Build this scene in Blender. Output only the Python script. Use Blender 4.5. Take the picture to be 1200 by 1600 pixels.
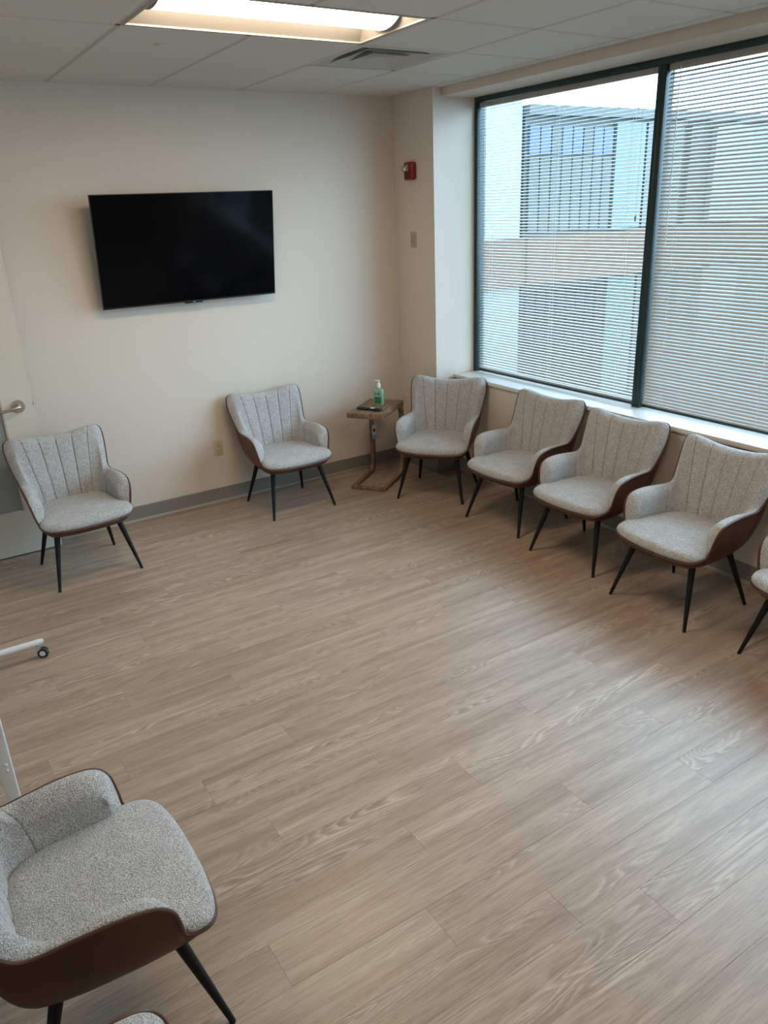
import bpy, bmesh, math, random
import numpy as np
from mathutils import Vector, Matrix

for o in list(bpy.data.objects):
    bpy.data.objects.remove(o, do_unlink=True)
SC = bpy.context.scene
COL = SC.collection
random.seed(7)

# ------------------------------------------------------------------ camera
CAM_H = 2.07
R_CAM = [[0.8398058840, -0.5414582122, -0.0393583745],
         [-0.2301585946, -0.2894409225, -0.9291130037],
         [0.4916839417, 0.7893332356, -0.3676954510]]
cam_data = bpy.data.cameras.new('camera')
cam_data.sensor_fit = 'VERTICAL'
cam_data.sensor_height = 36.0
cam_data.lens = 36.0 * 1202.0 / 1600.0
cam_data.clip_start = 0.05
cam_data.clip_end = 300
cam = bpy.data.objects.new('camera', cam_data)
COL.objects.link(cam)
rx, ry, rz = Vector(R_CAM[0]), -Vector(R_CAM[1]), -Vector(R_CAM[2])
cam.matrix_world = Matrix(((rx.x, ry.x, rz.x, 0), (rx.y, ry.y, rz.y, 0), (rx.z, ry.z, rz.z, CAM_H), (0, 0, 0, 1)))
SC.camera = cam

# ------------------------------------------------------------------ sky, exposure
SKY_STRENGTH = 5.0
LAMP_STRENGTH = 9.6
world = bpy.data.worlds.new('overcast_sky')
SC.world = world
world.use_nodes = True
wn = world.node_tree.nodes
wn['Background'].inputs['Color'].default_value = (0.57, 0.79, 1.0, 1)
wn['Background'].inputs['Strength'].default_value = SKY_STRENGTH
SC.view_settings.view_transform = 'Standard'
SC.view_settings.look = 'None'
SC.view_settings.gamma = 1.0
SC.view_settings.use_curve_mapping = False
SC.view_settings.exposure = 1.27
SC.cycles.max_bounces = 10
SC.cycles.diffuse_bounces = 6
SC.cycles.transparent_max_bounces = 16
SC.cycles.sample_clamp_indirect = 6.0
SC.cycles.use_denoising = True

def portal(name, loc, sx, sy):
    """sampling guide in a window opening: emits nothing itself"""
    d = bpy.data.lights.new(name, 'AREA')
    d.shape = 'RECTANGLE'; d.size = sx; d.size_y = sy
    d.cycles.is_portal = True
    o = bpy.data.objects.new(name, d)
    COL.objects.link(o)
    o.location = loc
    o.rotation_euler = (0, math.radians(90), 0)      # local -Z -> -X, into the room
    return o

# ------------------------------------------------------------------ helpers
def smooth_mesh(me, ang=None):
    for p in me.polygons:
        p.use_smooth = True
    if ang is not None:
        try:
            me.set_sharp_from_angle(angle=math.radians(ang))
        except Exception:
            pass

def new_obj(name, me, mat=None, parent=None):
    o = bpy.data.objects.new(name, me)
    COL.objects.link(o)
    if mat is not None:
        if len(me.materials) == 0:
            me.materials.append(mat)
    if parent is not None:
        o.parent = parent
    return o

def empty(name, loc=(0, 0, 0), rot=(0, 0, 0), parent=None):
    o = bpy.data.objects.new(name, None)
    o.empty_display_size = 0.1
    COL.objects.link(o)
    o.location = loc
    o.rotation_euler = rot
    if parent is not None:
        o.parent = parent
    return o

def tag(o, label=None, cat=None, group=None, kind=None):
    if label: o['label'] = label
    if cat: o['category'] = cat
    if group: o['group'] = group
    if kind: o['kind'] = kind
    return o

def bm_mesh(bm, name, smooth=None):
    me = bpy.data.meshes.new(name)
    bmesh.ops.recalc_face_normals(bm, faces=bm.faces[:])
    bm.to_mesh(me)
    bm.free()
    if smooth is not None:
        smooth_mesh(me, smooth)
    return me

def add_box(bm, lo, hi, bevel=0.0, seg=2):
    lo = Vector(lo); hi = Vector(hi)
    r = bmesh.ops.create_cube(bm, size=1.0)
    vs = r['verts']
    c = (lo + hi) / 2; s = hi - lo
    for v in vs:
        v.co = Vector((v.co.x * s.x, v.co.y * s.y, v.co.z * s.z)) + c
    if bevel > 0:
        es = list({e for v in vs for e in v.link_edges})
        bmesh.ops.bevel(bm, geom=es, offset=bevel, segments=seg, affect='EDGES', profile=0.5)

def box(name, lo, hi, mat, parent=None, bevel=0.0, seg=2):
    bm = bmesh.new()
    add_box(bm, lo, hi, bevel, seg)
    return new_obj(name, bm_mesh(bm, name, 35 if bevel else None), mat, parent)

def add_tube(bm, pts, radii, seg=12, closed=False, caps=True):
    pts = [Vector(p) for p in pts]
    n = len(pts)
    if not hasattr(radii, '__len__'):
        radii = [radii] * n
    rings = []
    up = None
    for i, p in enumerate(pts):
        if closed:
            t = pts[(i + 1) % n] - pts[(i - 1) % n]
        else:
            t = pts[min(i + 1, n - 1)] - pts[max(i - 1, 0)]
        t.normalize()
        if up is None:
            a = Vector((0, 0, 1)) if abs(t.z) < 0.9 else Vector((1, 0, 0))
            up = (a - t * a.dot(t)).normalized()
        else:
            up = (up - t * up.dot(t)).normalized()
        b = t.cross(up)
        rings.append([bm.verts.new(p + (up * math.cos(2 * math.pi * k / seg) + b * math.sin(2 * math.pi * k / seg)) * radii[i]) for k in range(seg)])
    m = n if closed else n - 1
    for i in range(m):
        a, b = rings[i], rings[(i + 1) % n]
        off = 0
        if closed and i == n - 1:
            off = min(range(seg), key=lambda s: (a[0].co - b[s].co).length)
        for k in range(seg):
            bm.faces.new((a[k], a[(k + 1) % seg], b[(k + 1 + off) % seg], b[(k + off) % seg]))
    if caps and not closed:
        bm.faces.new(rings[0][::-1])
        bm.faces.new(rings[-1])

def tube(name, pts, r, mat, parent=None, seg=12, closed=False, smooth=40):
    bm = bmesh.new()
    add_tube(bm, pts, r, seg, closed)
    return new_obj(name, bm_mesh(bm, name, smooth), mat, parent)

def lathe(name, prof, mat, parent=None, seg=32, smooth=40, axis='Z', cap=True):
    """prof: list of (r, h) from bottom to top"""
    bm = bmesh.new()
    rings = []
    for r, h in prof:
        ring = []
        for k in range(seg):
            a = 2 * math.pi * k / seg
            if axis == 'Z': co = (r * math.cos(a), r * math.sin(a), h)
            elif axis == 'Y': co = (r * math.cos(a), h, r * math.sin(a))
            else: co = (h, r * math.cos(a), r * math.sin(a))
            ring.append(bm.verts.new(co))
        rings.append(ring)
    for a, b in zip(rings[:-1], rings[1:]):
        for k in range(seg):
            bm.faces.new((a[k], a[(k + 1) % seg], b[(k + 1) % seg], b[k]))
    if cap:
        bm.faces.new(rings[0][::-1]); bm.faces.new(rings[-1])
    return new_obj(name, bm_mesh(bm, name, smooth), mat, parent)

def prism(name, poly, lo, hi, axis, mat, parent=None, bevel=0.0, smooth=None):
    """extrude 2D polygon along an axis. axis 'X': poly=(y,z); 'Y': (x,z); 'Z': (x,y)"""
    bm = bmesh.new()
    def co(p, h):
        if axis == 'X': return (h, p[0], p[1])
        if axis == 'Y': return (p[0], h, p[1])
        return (p[0], p[1], h)
    a = [bm.verts.new(co(p, lo)) for p in poly]
    b = [bm.verts.new(co(p, hi)) for p in poly]
    n = len(poly)
    bm.faces.new(a); bm.faces.new(b[::-1])
    for i in range(n):
        bm.faces.new((a[i], a[(i + 1) % n], b[(i + 1) % n], b[i]))
    if bevel > 0:
        bmesh.ops.bevel(bm, geom=bm.edges[:], offset=bevel, segments=2, affect='EDGES', profile=0.5)
    return new_obj(name, bm_mesh(bm, name, smooth if smooth else (35 if bevel else None)), mat, parent)

def grid_mesh(name, P, mat_smooth=60, close_u=False):
    """P: array [rows][cols][3] -> quad mesh"""
    P = np.asarray(P, float)
    nr, nc = P.shape[:2]
    verts = P.reshape(-1, 3).tolist()
    faces = []
    for i in range(nr - 1):
        for j in range(nc if close_u else nc - 1):
            j2 = (j + 1) % nc
            faces.append((i * nc + j, i * nc + j2, (i + 1) * nc + j2, (i + 1) * nc + j))
    me = bpy.data.meshes.new(name)
    me.from_pydata(verts, [], faces)
    me.update()
    smooth_mesh(me)
    return me

def catmull(K, t):
    K = np.asarray(K, float)
    t = np.asarray(t, float)
    n = len(K)
    i = np.clip(np.floor(t).astype(int), 0, n - 2)
    f = (t - i)[..., None]
    g = lambda k: K[np.clip(k, 0, n - 1)]
    p0, p1, p2, p3 = g(i - 1), g(i), g(i + 1), g(i + 2)
    p0 = np.where((i == 0)[..., None], 2 * p1 - p2, p0)
    p3 = np.where((i == n - 2)[..., None], 2 * p2 - p1, p3)
    return 0.5 * ((2 * p1) + (-p0 + p2) * f + (2 * p0 - 5 * p1 + 4 * p2 - p3) * f ** 2 + (-p0 + 3 * p1 - 3 * p2 + p3) * f ** 3)

# ------------------------------------------------------------------ materials
def mat_base(name):
    m = bpy.data.materials.new(name)
    m.use_nodes = True
    nt = m.node_tree
    return m, nt, nt.nodes['Principled BSDF']

def N(nt, typ, **kw):
    n = nt.nodes.new(typ)
    for k, v in kw.items():
        setattr(n, k, v)
    return n

def plain(name, col, rough=0.5, metal=0.0, spec=0.5, noise=0.0, nscale=40.0, bump=0.0, bscale=200.0):
    m, nt, b = mat_base(name)
    b.inputs['Roughness'].default_value = rough
    b.inputs['Metallic'].default_value = metal
    b.inputs['Specular IOR Level'].default_value = spec
    tc = N(nt, 'ShaderNodeTexCoord')
    nz = N(nt, 'ShaderNodeTexNoise'); nz.inputs['Scale'].default_value = nscale; nz.inputs['Detail'].default_value = 3
    nt.links.new(tc.outputs['Object'], nz.inputs['Vector'])
    mx = N(nt, 'ShaderNodeMix', data_type='RGBA')
    c = np.array(col)
    mx.inputs['A'].default_value = (*np.clip(c * (1 - noise), 0, 1), 1)
    mx.inputs['B'].default_value = (*np.clip(c * (1 + noise), 0, 1), 1)
    nt.links.new(nz.outputs['Fac'], mx.inputs['Factor'])
    nt.links.new(mx.outputs['Result'], b.inputs['Base Color'])
    if bump > 0:
        n2 = N(nt, 'ShaderNodeTexNoise'); n2.inputs['Scale'].default_value = bscale; n2.inputs['Detail'].default_value = 2
        nt.links.new(tc.outputs['Object'], n2.inputs['Vector'])
        bp = N(nt, 'ShaderNodeBump'); bp.inputs['Strength'].default_value = bump; bp.inputs['Distance'].default_value = 0.002
        nt.links.new(n2.outputs['Fac'], bp.inputs['Height'])
        nt.links.new(bp.outputs['Normal'], b.inputs['Normal'])
    return m

M = {}
M['wall'] = plain('wall_paint', (0.67, 0.60, 0.52), 0.55, spec=0.3, noise=0.015, nscale=3, bump=0.15, bscale=350)
M['jamb'] = plain('jamb_paint', (0.72, 0.70, 0.66), 0.5, spec=0.3, noise=0.01, nscale=3, bump=0.1, bscale=350)
M['sill'] = plain('sill_paint', (0.78, 0.79, 0.78), 0.35, noise=0.01, nscale=5)
M['baseboard'] = plain('baseboard_vinyl', (0.22, 0.205, 0.18), 0.5, noise=0.03, nscale=8)
M['base_edge'] = plain('baseboard_toe', (0.30, 0.27, 0.235), 0.5, noise=0.03, nscale=8)
M['tile'] = plain('ceiling_tile_fibre', (0.66, 0.64, 0.60), 0.9, spec=0.1, noise=0.05, nscale=60, bump=0.9, bscale=240)
M['grid'] = plain('ceiling_grid_metal', (0.48, 0.46, 0.43), 0.5, noise=0.02)
M['slab'] = plain('dark_plenum', (0.06, 0.055, 0.05), 0.9)
M['door'] = plain('door_paint', (0.66, 0.60, 0.51), 0.45, noise=0.01, nscale=4)
M['door_edge'] = plain('door_edge_band', (0.78, 0.74, 0.66), 0.4, noise=0.01)
M['lite'] = plain('frosted_lite', (0.30, 0.32, 0.30), 0.25, noise=0.03, nscale=5)
M['nickel'] = plain('satin_nickel', (0.60, 0.57, 0.53), 0.28, metal=1.0, noise=0.02)
M['chrome'] = plain('chrome', (0.75, 0.75, 0.75), 0.15, metal=1.0, noise=0.01)
M['tv_body'] = plain('tv_plastic', (0.008, 0.008, 0.009), 0.4, noise=0.05)
M['tv_logo'] = plain('tv_badge', (0.35, 0.35, 0.36), 0.4, metal=0.4)
M['steel_dark'] = plain('bracket_steel', (0.03, 0.03, 0.03), 0.5, metal=0.6)
M['white_metal'] = plain('white_enamel', (0.74, 0.74, 0.75), 0.35, noise=0.01)
M['reflector'] = plain('troffer_enamel', (0.36, 0.34, 0.315), 0.45, noise=0.01)
M['vent'] = plain('vent_enamel', (0.50, 0.49, 0.47), 0.45, noise=0.02)
M['frame'] = plain('window_aluminium', (0.006, 0.030, 0.032), 0.35, metal=0.0, spec=0.5, noise=0.05)
M['slat'] = plain('blind_slat_paint', (0.40, 0.375, 0.34), 0.4, noise=0.01)
M['headrail'] = plain('blind_headrail', (0.34, 0.31, 0.28), 0.45, noise=0.01)
M['cord'] = plain('blind_cord', (0.80, 0.78, 0.74), 0.8)
M['plastic_ivory'] = plain('ivory_plate', (0.56, 0.49, 0.36), 0.4, noise=0.01)
M['plastic_tan'] = plain('beige_plate', (0.40, 0.37, 0.30), 0.4, noise=0.01)
M['dark_slot'] = plain('dark_slot', (0.03, 0.025, 0.02), 0.7)
M['alarm_red'] = plain('alarm_red', (0.22, 0.010, 0.014), 0.35, noise=0.02)
M['alarm_lens'] = plain('alarm_lens', (0.36, 0.31, 0.27), 0.2, noise=0.02)
M['white_plastic'] = plain('white_plastic', (0.80, 0.80, 0.79), 0.35)
M['black_plastic'] = plain('black_plastic', (0.012, 0.012, 0.013), 0.4, noise=0.05)
M['leg'] = plain('black_powder_coat', (0.006, 0.006, 0.007), 0.55, spec=0.3, noise=0.1, nscale=20)
M['rubber'] = plain('rubber', (0.02, 0.02, 0.02), 0.7)
M['tag_white'] = plain('tag_card', (0.72, 0.72, 0.76), 0.5)
M['tag_blue'] = plain('tag_blue', (0.14, 0.36, 0.60), 0.5)
M['tag_dark'] = plain('tag_print', (0.05, 0.05, 0.09), 0.5)
M['seam'] = plain('seam_thread', (0.10, 0.095, 0.095), 0.9)
M['under'] = plain('dust_cover', (0.015, 0.013, 0.012), 0.9)

def fabric():
    m, nt, b = mat_base('grey_boucle')
    b.inputs['Roughness'].default_value = 0.95
    b.inputs['Specular IOR Level'].default_value = 0.15
    b.inputs['Sheen Weight'].default_value = 0.25
    b.inputs['Sheen Roughness'].default_value = 0.5
    tc = N(nt, 'ShaderNodeTexCoord')
    a = N(nt, 'ShaderNodeTexNoise'); a.inputs['Scale'].default_value = 210; a.inputs['Detail'].default_value = 3; a.inputs['Roughness'].default_value = 0.7
    v = N(nt, 'ShaderNodeTexVoronoi'); v.inputs['Scale'].default_value = 260
    c = N(nt, 'ShaderNodeTexNoise'); c.inputs['Scale'].default_value = 22; c.inputs['Detail'].default_value = 3
    for n in (a, v, c):
        nt.links.new(tc.outputs['Object'], n.inputs['Vector'])
    r = N(nt, 'ShaderNodeValToRGB')
    r.color_ramp.elements[0].position = 0.36; r.color_ramp.elements[0].color = (0.28, 0.272, 0.268, 1)
    r.color_ramp.elements[1].position = 0.62; r.color_ramp.elements[1].color = (0.68, 0.665, 0.65, 1)
    nt.links.new(a.outputs['Fac'], r.inputs['Fac'])
    r2 = N(nt, 'ShaderNodeValToRGB')
    r2.color_ramp.elements[0].position = 0.3; r2.color_ramp.elements[0].color = (0.86, 0.86, 0.86, 1)
    r2.color_ramp.elements[1].position = 0.7; r2.color_ramp.elements[1].color = (1.0, 1.0, 1.0, 1)
    nt.links.new(c.outputs['Fac'], r2.inputs['Fac'])
    mx = N(nt, 'ShaderNodeMix', data_type='RGBA', blend_type='MULTIPLY')
    mx.inputs['Factor'].default_value = 1.0
    nt.links.new(r.outputs['Color'], mx.inputs['A']); nt.links.new(r2.outputs['Color'], mx.inputs['B'])
    nt.links.new(mx.outputs['Result'], b.inputs['Base Color'])
    ad = N(nt, 'ShaderNodeMath', operation='ADD')
    nt.links.new(a.outputs['Fac'], ad.inputs[0]); nt.links.new(v.outputs['Distance'], ad.inputs[1])
    bp = N(nt, 'ShaderNodeBump'); bp.inputs['Strength'].default_value = 0.7; bp.inputs['Distance'].default_value = 0.004
    nt.links.new(ad.outputs[0], bp.inputs['Height'])
    nt.links.new(bp.outputs['Normal'], b.inputs['Normal'])
    return m
M['fabric'] = fabric()

def leather():
    m, nt, b = mat_base('brown_leather')
    b.inputs['Roughness'].default_value = 0.42
    b.inputs['Specular IOR Level'].default_value = 0.45
    tc = N(nt, 'ShaderNodeTexCoord')
    a = N(nt, 'ShaderNodeTexNoise'); a.inputs['Scale'].default_value = 7; a.inputs['Detail'].default_value = 4
    v = N(nt, 'ShaderNodeTexVoronoi'); v.inputs['Scale'].default_value = 320
    for n in (a, v):
        nt.links.new(tc.outputs['Object'], n.inputs['Vector'])
    r = N(nt, 'ShaderNodeValToRGB')
    r.color_ramp.elements[0].position = 0.3; r.color_ramp.elements[0].color = (0.062, 0.020, 0.009, 1)
    r.color_ramp.elements[1].position = 0.75; r.color_ramp.elements[1].color = (0.125, 0.042, 0.019, 1)
    nt.links.new(a.outputs['Fac'], r.inputs['Fac'])
    nt.links.new(r.outputs['Color'], b.inputs['Base Color'])
    bp = N(nt, 'ShaderNodeBump'); bp.inputs['Strength'].default_value = 0.12; bp.inputs['Distance'].default_value = 0.001
    nt.links.new(v.outputs['Distance'], bp.inputs['Height'])
    nt.links.new(bp.outputs['Normal'], b.inputs['Normal'])
    return m
M['leather'] = leather()
M['piping'] = plain('dark_leather_piping', (0.075, 0.028, 0.015), 0.45, noise=0.1, nscale=30)

def floor_wood():
    m, nt, b = mat_base('oak_vinyl_plank')
    b.inputs['Specular IOR Level'].default_value = 0.60
    geo = N(nt, 'ShaderNodeNewGeometry')
    info = N(nt, 'ShaderNodeObjectInfo')
    sc1 = N(nt, 'ShaderNodeVectorMath', operation='SCALE'); sc1.inputs['Scale'].default_value = 37.0
    cmb = N(nt, 'ShaderNodeCombineXYZ')
    for k in ('X', 'Z'):
        nt.links.new(info.outputs['Random'], cmb.inputs[k])
    nt.links.new(cmb.outputs[0], sc1.inputs[0])
    add = N(nt, 'ShaderNodeVectorMath', operation='ADD')
    nt.links.new(geo.outputs['Position'], add.inputs[0]); nt.links.new(sc1.outputs['Vector'], add.inputs[1])
    def stretch(sx, sy, scale=1.0, detail=4, rough=0.55, dist=0.0):
        mul = N(nt, 'ShaderNodeVectorMath', operation='MULTIPLY')
        mul.inputs[1].default_value = (sx, sy, 1.0)
        nt.links.new(add.outputs['Vector'], mul.inputs[0])
        n = N(nt, 'ShaderNodeTexNoise')
        n.inputs['Scale'].default_value = scale; n.inputs['Detail'].default_value = detail
        n.inputs['Roughness'].default_value = rough; n.inputs['Distortion'].default_value = dist
        nt.links.new(mul.outputs['Vector'], n.inputs['Vector'])
        return n
    broad = stretch(0.9, 16, 1.0, 5, 0.6, 0.3)        # soft streaks along the plank
    pores = stretch(9, 240, 1.0, 3, 0.6)              # fine pores
    field = stretch(1.15, 9.0, 1.0, 1.5, 0.5, 0.5)     # smooth field; its contours are the cathedral grain
    mask = stretch(1.0, 8.0, 1.0, 1, 0.5)
    # contours
    mu = N(nt, 'ShaderNodeMath', operation='MULTIPLY'); mu.inputs[1].default_value = 24.0
    nt.links.new(field.outputs['Fac'], mu.inputs[0])
    jit = N(nt, 'ShaderNodeMath', operation='MULTIPLY_ADD'); jit.inputs[1].default_value = 0.9
    nt.links.new(pores.outputs['Fac'], jit.inputs[0]); nt.links.new(mu.outputs[0], jit.inputs[2])
    fr = N(nt, 'ShaderNodeMath', operation='FRACT'); nt.links.new(jit.outputs[0], fr.inputs[0])
    ring = N(nt, 'ShaderNodeValToRGB')
    e = ring.color_ramp.elements
    e[0].position = 0.0; e[0].color = (0.0, 0.0, 0.0, 1)
    e[1].position = 1.0; e[1].color = (0.0, 0.0, 0.0, 1)
    x = e.new(0.35); x.color = (0.25, 0.25, 0.25, 1)
    x = e.new(0.72); x.color = (1, 1, 1, 1)
    x = e.new(0.84); x.color = (0.1, 0.1, 0.1, 1)
    nt.links.new(fr.outputs[0], ring.inputs['Fac'])
    mr = N(nt, 'ShaderNodeMapRange'); mr.inputs['From Min'].default_value = 0.49; mr.inputs['From Max'].default_value = 0.66
    nt.links.new(mask.outputs['Fac'], mr.inputs['Value'])
    base = N(nt, 'ShaderNodeValToRGB')
    e = base.color_ramp.elements
    e[0].position = 0.28; e[0].color = (0.275, 0.188, 0.128, 1)
    e[1].position = 0.70; e[1].color = (0.480, 0.368, 0.278, 1)
    nt.links.new(broad.outputs['Fac'], base.inputs['Fac'])
    # per plank tone
    hv = N(nt, 'ShaderNodeHueSaturation')
    tv = N(nt, 'ShaderNodeMapRange'); tv.inputs['To Min'].default_value = 0.975; tv.inputs['To Max'].default_value = 1.025
    nt.links.new(info.outputs['Random'], tv.inputs['Value']); nt.links.new(tv.outputs[0], hv.inputs['Value'])
    nt.links.new(base.outputs['Color'], hv.inputs['Color'])
    # pores darken
    pr = N(nt, 'ShaderNodeValToRGB')
    pr.color_ramp.elements[0].position = 0.32; pr.color_ramp.elements[0].color = (0.70, 0.69, 0.68, 1)
    pr.color_ramp.elements[1].position = 0.56; pr.color_ramp.elements[1].color = (1.0, 1.0, 1.0, 1)
    nt.links.new(pores.outputs['Fac'], pr.inputs['Fac'])
    m1 = N(nt, 'ShaderNodeMix', data_type='RGBA', blend_type='MULTIPLY'); m1.inputs['Factor'].default_value = 1.0
    nt.links.new(hv.outputs['Color'], m1.inputs['A']); nt.links.new(pr.outputs['Color'], m1.inputs['B'])
    # cathedral: dark valleys and pale cerused lines
    dk = N(nt, 'ShaderNodeMix', data_type='RGBA', blend_type='MULTIPLY'); dk.inputs['B'].default_value = (0.74, 0.71, 0.68, 1)
    fm = N(nt, 'ShaderNodeMath', operation='MULTIPLY'); fm.inputs[1].default_value = 0.6
    nt.links.new(mr.outputs[0], fm.inputs[0]); nt.links.new(fm.outputs[0], dk.inputs['Factor'])
    nt.links.new(m1.outputs['Result'], dk.inputs['A'])
    lt = N(nt, 'ShaderNodeMix', data_type='RGBA'); lt.inputs['B'].default_value = (0.64, 0.53, 0.42, 1)
    rm = N(nt, 'ShaderNodeMath', operation='MULTIPLY'); nt.links.new(ring.outputs['Color'], rm.inputs[0]); nt.links.new(mr.outputs[0], rm.inputs[1])
    rm2 = N(nt, 'ShaderNodeMath', operation='MULTIPLY'); rm2.inputs[1].default_value = 0.62
    nt.links.new(rm.outputs[0], rm2.inputs[0]); nt.links.new(rm2.outputs[0], lt.inputs['Factor'])
    nt.links.new(dk.outputs['Result'], lt.inputs['A'])
    nt.links.new(lt.outputs['Result'], b.inputs['Base Color'])
    rr = N(nt, 'ShaderNodeMapRange'); rr.inputs['To Min'].default_value = 0.32; rr.inputs['To Max'].default_value = 0.44
    nt.links.new(pores.outputs['Fac'], rr.inputs['Value']); nt.links.new(rr.outputs[0], b.inputs['Roughness'])
    bp = N(nt, 'ShaderNodeBump'); bp.inputs['Strength'].default_value = 0.10; bp.inputs['Distance'].default_value = 0.001
    nt.links.new(pores.outputs['Fac'], bp.inputs['Height']); nt.links.new(bp.outputs['Normal'], b.inputs['Normal'])
    return m
M['plank'] = floor_wood()
M['floor_gap'] = plain('floor_joint', (0.24, 0.18, 0.13), 0.7)

def table_wood():
    m, nt, b = mat_base('walnut_veneer')
    b.inputs['Roughness'].default_value = 0.45
    tc = N(nt, 'ShaderNodeTexCoord')
    mul = N(nt, 'ShaderNodeVectorMath', operation='MULTIPLY'); mul.inputs[1].default_value = (5, 45, 30)
    nt.links.new(tc.outputs['Object'], mul.inputs[0])
    a = N(nt, 'ShaderNodeTexNoise'); a.inputs['Scale'].default_value = 1.0; a.inputs['Detail'].default_value = 5; a.inputs['Distortion'].default_value = 0.5
    nt.links.new(mul.outputs['Vector'], a.inputs['Vector'])
    r = N(nt, 'ShaderNodeValToRGB')
    r.color_ramp.elements[0].position = 0.3; r.color_ramp.elements[0].color = (0.11, 0.058, 0.032, 1)
    r.color_ramp.elements[1].position = 0.7; r.color_ramp.elements[1].color = (0.30, 0.185, 0.11, 1)
    nt.links.new(a.outputs['Fac'], r.inputs['Fac']); nt.links.new(r.outputs['Color'], b.inputs['Base Color'])
    return m
M['table'] = table_wood()

def glass_pane(name, tint, gloss=0.06):
    m = bpy.data.materials.new(name); m.use_nodes = True
    nt = m.node_tree
    nt.nodes.remove(nt.nodes['Principled BSDF'])
    out = nt.nodes['Material Output']
    tr = N(nt, 'ShaderNodeBsdfTransparent'); tr.inputs['Color'].default_value = (*tint, 1)
    gl = N(nt, 'ShaderNodeBsdfGlossy'); gl.inputs['Roughness'].default_value = 0.02
    lw = N(nt, 'ShaderNodeLayerWeight'); lw.inputs['Blend'].default_value = 0.5     # Schlick: same from both sides
    pw = N(nt, 'ShaderNodeMath', operation='POWER'); pw.inputs[1].default_value = 5.0
    nt.links.new(lw.outputs['Facing'], pw.inputs[0])
    fr = N(nt, 'ShaderNodeMath', operation='MULTIPLY_ADD'); fr.inputs[1].default_value = 0.96; fr.inputs[2].default_value = 0.03
    nt.links.new(pw.outputs[0], fr.inputs[0])
    mx = N(nt, 'ShaderNodeMixShader')
    nt.links.new(fr.outputs[0], mx.inputs[0]); nt.links.new(tr.outputs[0], mx.inputs[1]); nt.links.new(gl.outputs[0], mx.inputs[2])
    nt.links.new(mx.outputs[0], out.inputs['Surface'])
    return m
M['pane'] = glass_pane('tinted_window_glass', (0.89, 0.935, 0.945))
M['clear'] = glass_pane('clear_plastic', (0.80, 0.93, 0.86))

def gel():
    m, nt, b = mat_base('green_gel')
    b.inputs['Base Color'].default_value = (0.33, 0.62, 0.45, 1)
    b.inputs['Roughness'].default_value = 0.12
    b.inputs['Transmission Weight'].default_value = 0.35
    b.inputs['IOR'].default_value = 1.38
    return m
M['gel'] = gel()
M['bottle_label'] = plain('bottle_label_green', (0.035, 0.17, 0.075), 0.35)

def tv_screen():
    m, nt, b = mat_base('tv_screen')
    b.inputs['Base Color'].default_value = (0.0022, 0.0026, 0.004, 1)
    b.inputs['Roughness'].default_value = 0.10
    b.inputs['Specular IOR Level'].default_value = 0.12
    return m
M['tv_screen'] = tv_screen()

def emit(name, col, s):
    m = bpy.data.materials.new(name); m.use_nodes = True
    nt = m.node_tree
    nt.nodes.remove(nt.nodes['Principled BSDF'])
    e = N(nt, 'ShaderNodeEmission'); e.inputs['Color'].default_value = (*col, 1); e.inputs['Strength'].default_value = s
    nt.links.new(e.outputs[0], nt.nodes['Material Output'].inputs['Surface'])
    return m
M['lamp'] = emit('lamp_diffuser', (1.0, 0.79, 0.56), LAMP_STRENGTH)

# ------------------------------------------------------------------ room shell
CEIL = 2.845
YB = 5.43                       # back wall
XC = 3.61                       # column face
YC = 4.918                      # column front edge = window jamb
XA = 3.805                      # apron under the window
XH = 3.69                       # header over the window
XW = 3.985                      # window frame face
XL, YR = -0.45, -1.65           # left wall, rear wall
SILL = 0.80
HEAD = 2.785
XO = XW + 0.075
YW0 = 0.62                     # rear end of the window run; its last bay is added, unseen

fl = box('floor', (XL - 0.1, YR - 0.1, -0.12), (XO, YB + 0.1, -0.004), M['floor_gap'])
tag(fl, kind='structure')
PW, PL, GAP = 0.164, 1.22, 0.0003
planks = {}
row = 0
y = YB - 0.002
def plank_mesh(L, W):
    key = (round(L, 3), round(W, 3))
    if key not in planks:
        bm = bmesh.new()
        add_box(bm, (0, 0, -0.006), (L, W, 0.0), 0.0)
        top = [e for e in bm.edges if all(abs(v.co.z) < 1e-6 for v in e.verts)]
        bmesh.ops.bevel(bm, geom=top, offset=0.0004, segments=1, affect='EDGES')
        me = bm_mesh(bm, 'plank')
        me.materials.append(M['plank'])
        planks[key] = me
    return planks[key]
offs = [0.0, 0.47, 0.83, 0.22, 1.05, 0.61, 0.36, 0.94, 0.13, 0.72]
while y > YR + 0.05:
    W = min(PW, y - YR)
    x0 = XL + 0.002
    first = PL - offs[row % len(offs)] * 1.0
    x = x0
    L = max(0.25, round(first, 2))
    while x < XA + 0.0:
        lim = XA - 0.012 if y <= YC + 0.0 else XC - 0.012
        Lc = min(L, lim - x)
        if Lc < 0.03:
            break
        o = new_obj('plank', plank_mesh(Lc - GAP, W - GAP), None, fl)
        o.location = (x, y - W, 0)
        x += L
        L = PL
    y -= PW
    row += 1

def wall(name, lo, hi, mat=None):
    return tag(box(name, lo, hi, mat or M['wall']), kind='structure')
wall('wall_back', (XL - 0.12, YB, -0.12), (XO, YB + 0.12, CEIL + 0.2))
wall('wall_left', (XL - 0.12, YR - 0.12, -0.12), (XL, YB, CEIL + 0.2))
wall('wall_rear', (XL, YR - 0.12, -0.12), (XO, YR, CEIL + 0.2))
wall('wall_column', (XC, YC, 0), (XO, YB, CEIL + 0.2))
wall('wall_right', (XA, YW0, 0), (XO, YC, SILL - 0.03))
wall('wall_header', (XH, YW0, HEAD), (XO, YC, CEIL + 0.2))
wall('wall_pier', (XC, YR, 0), (XO, YW0, CEIL + 0.2))

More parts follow.
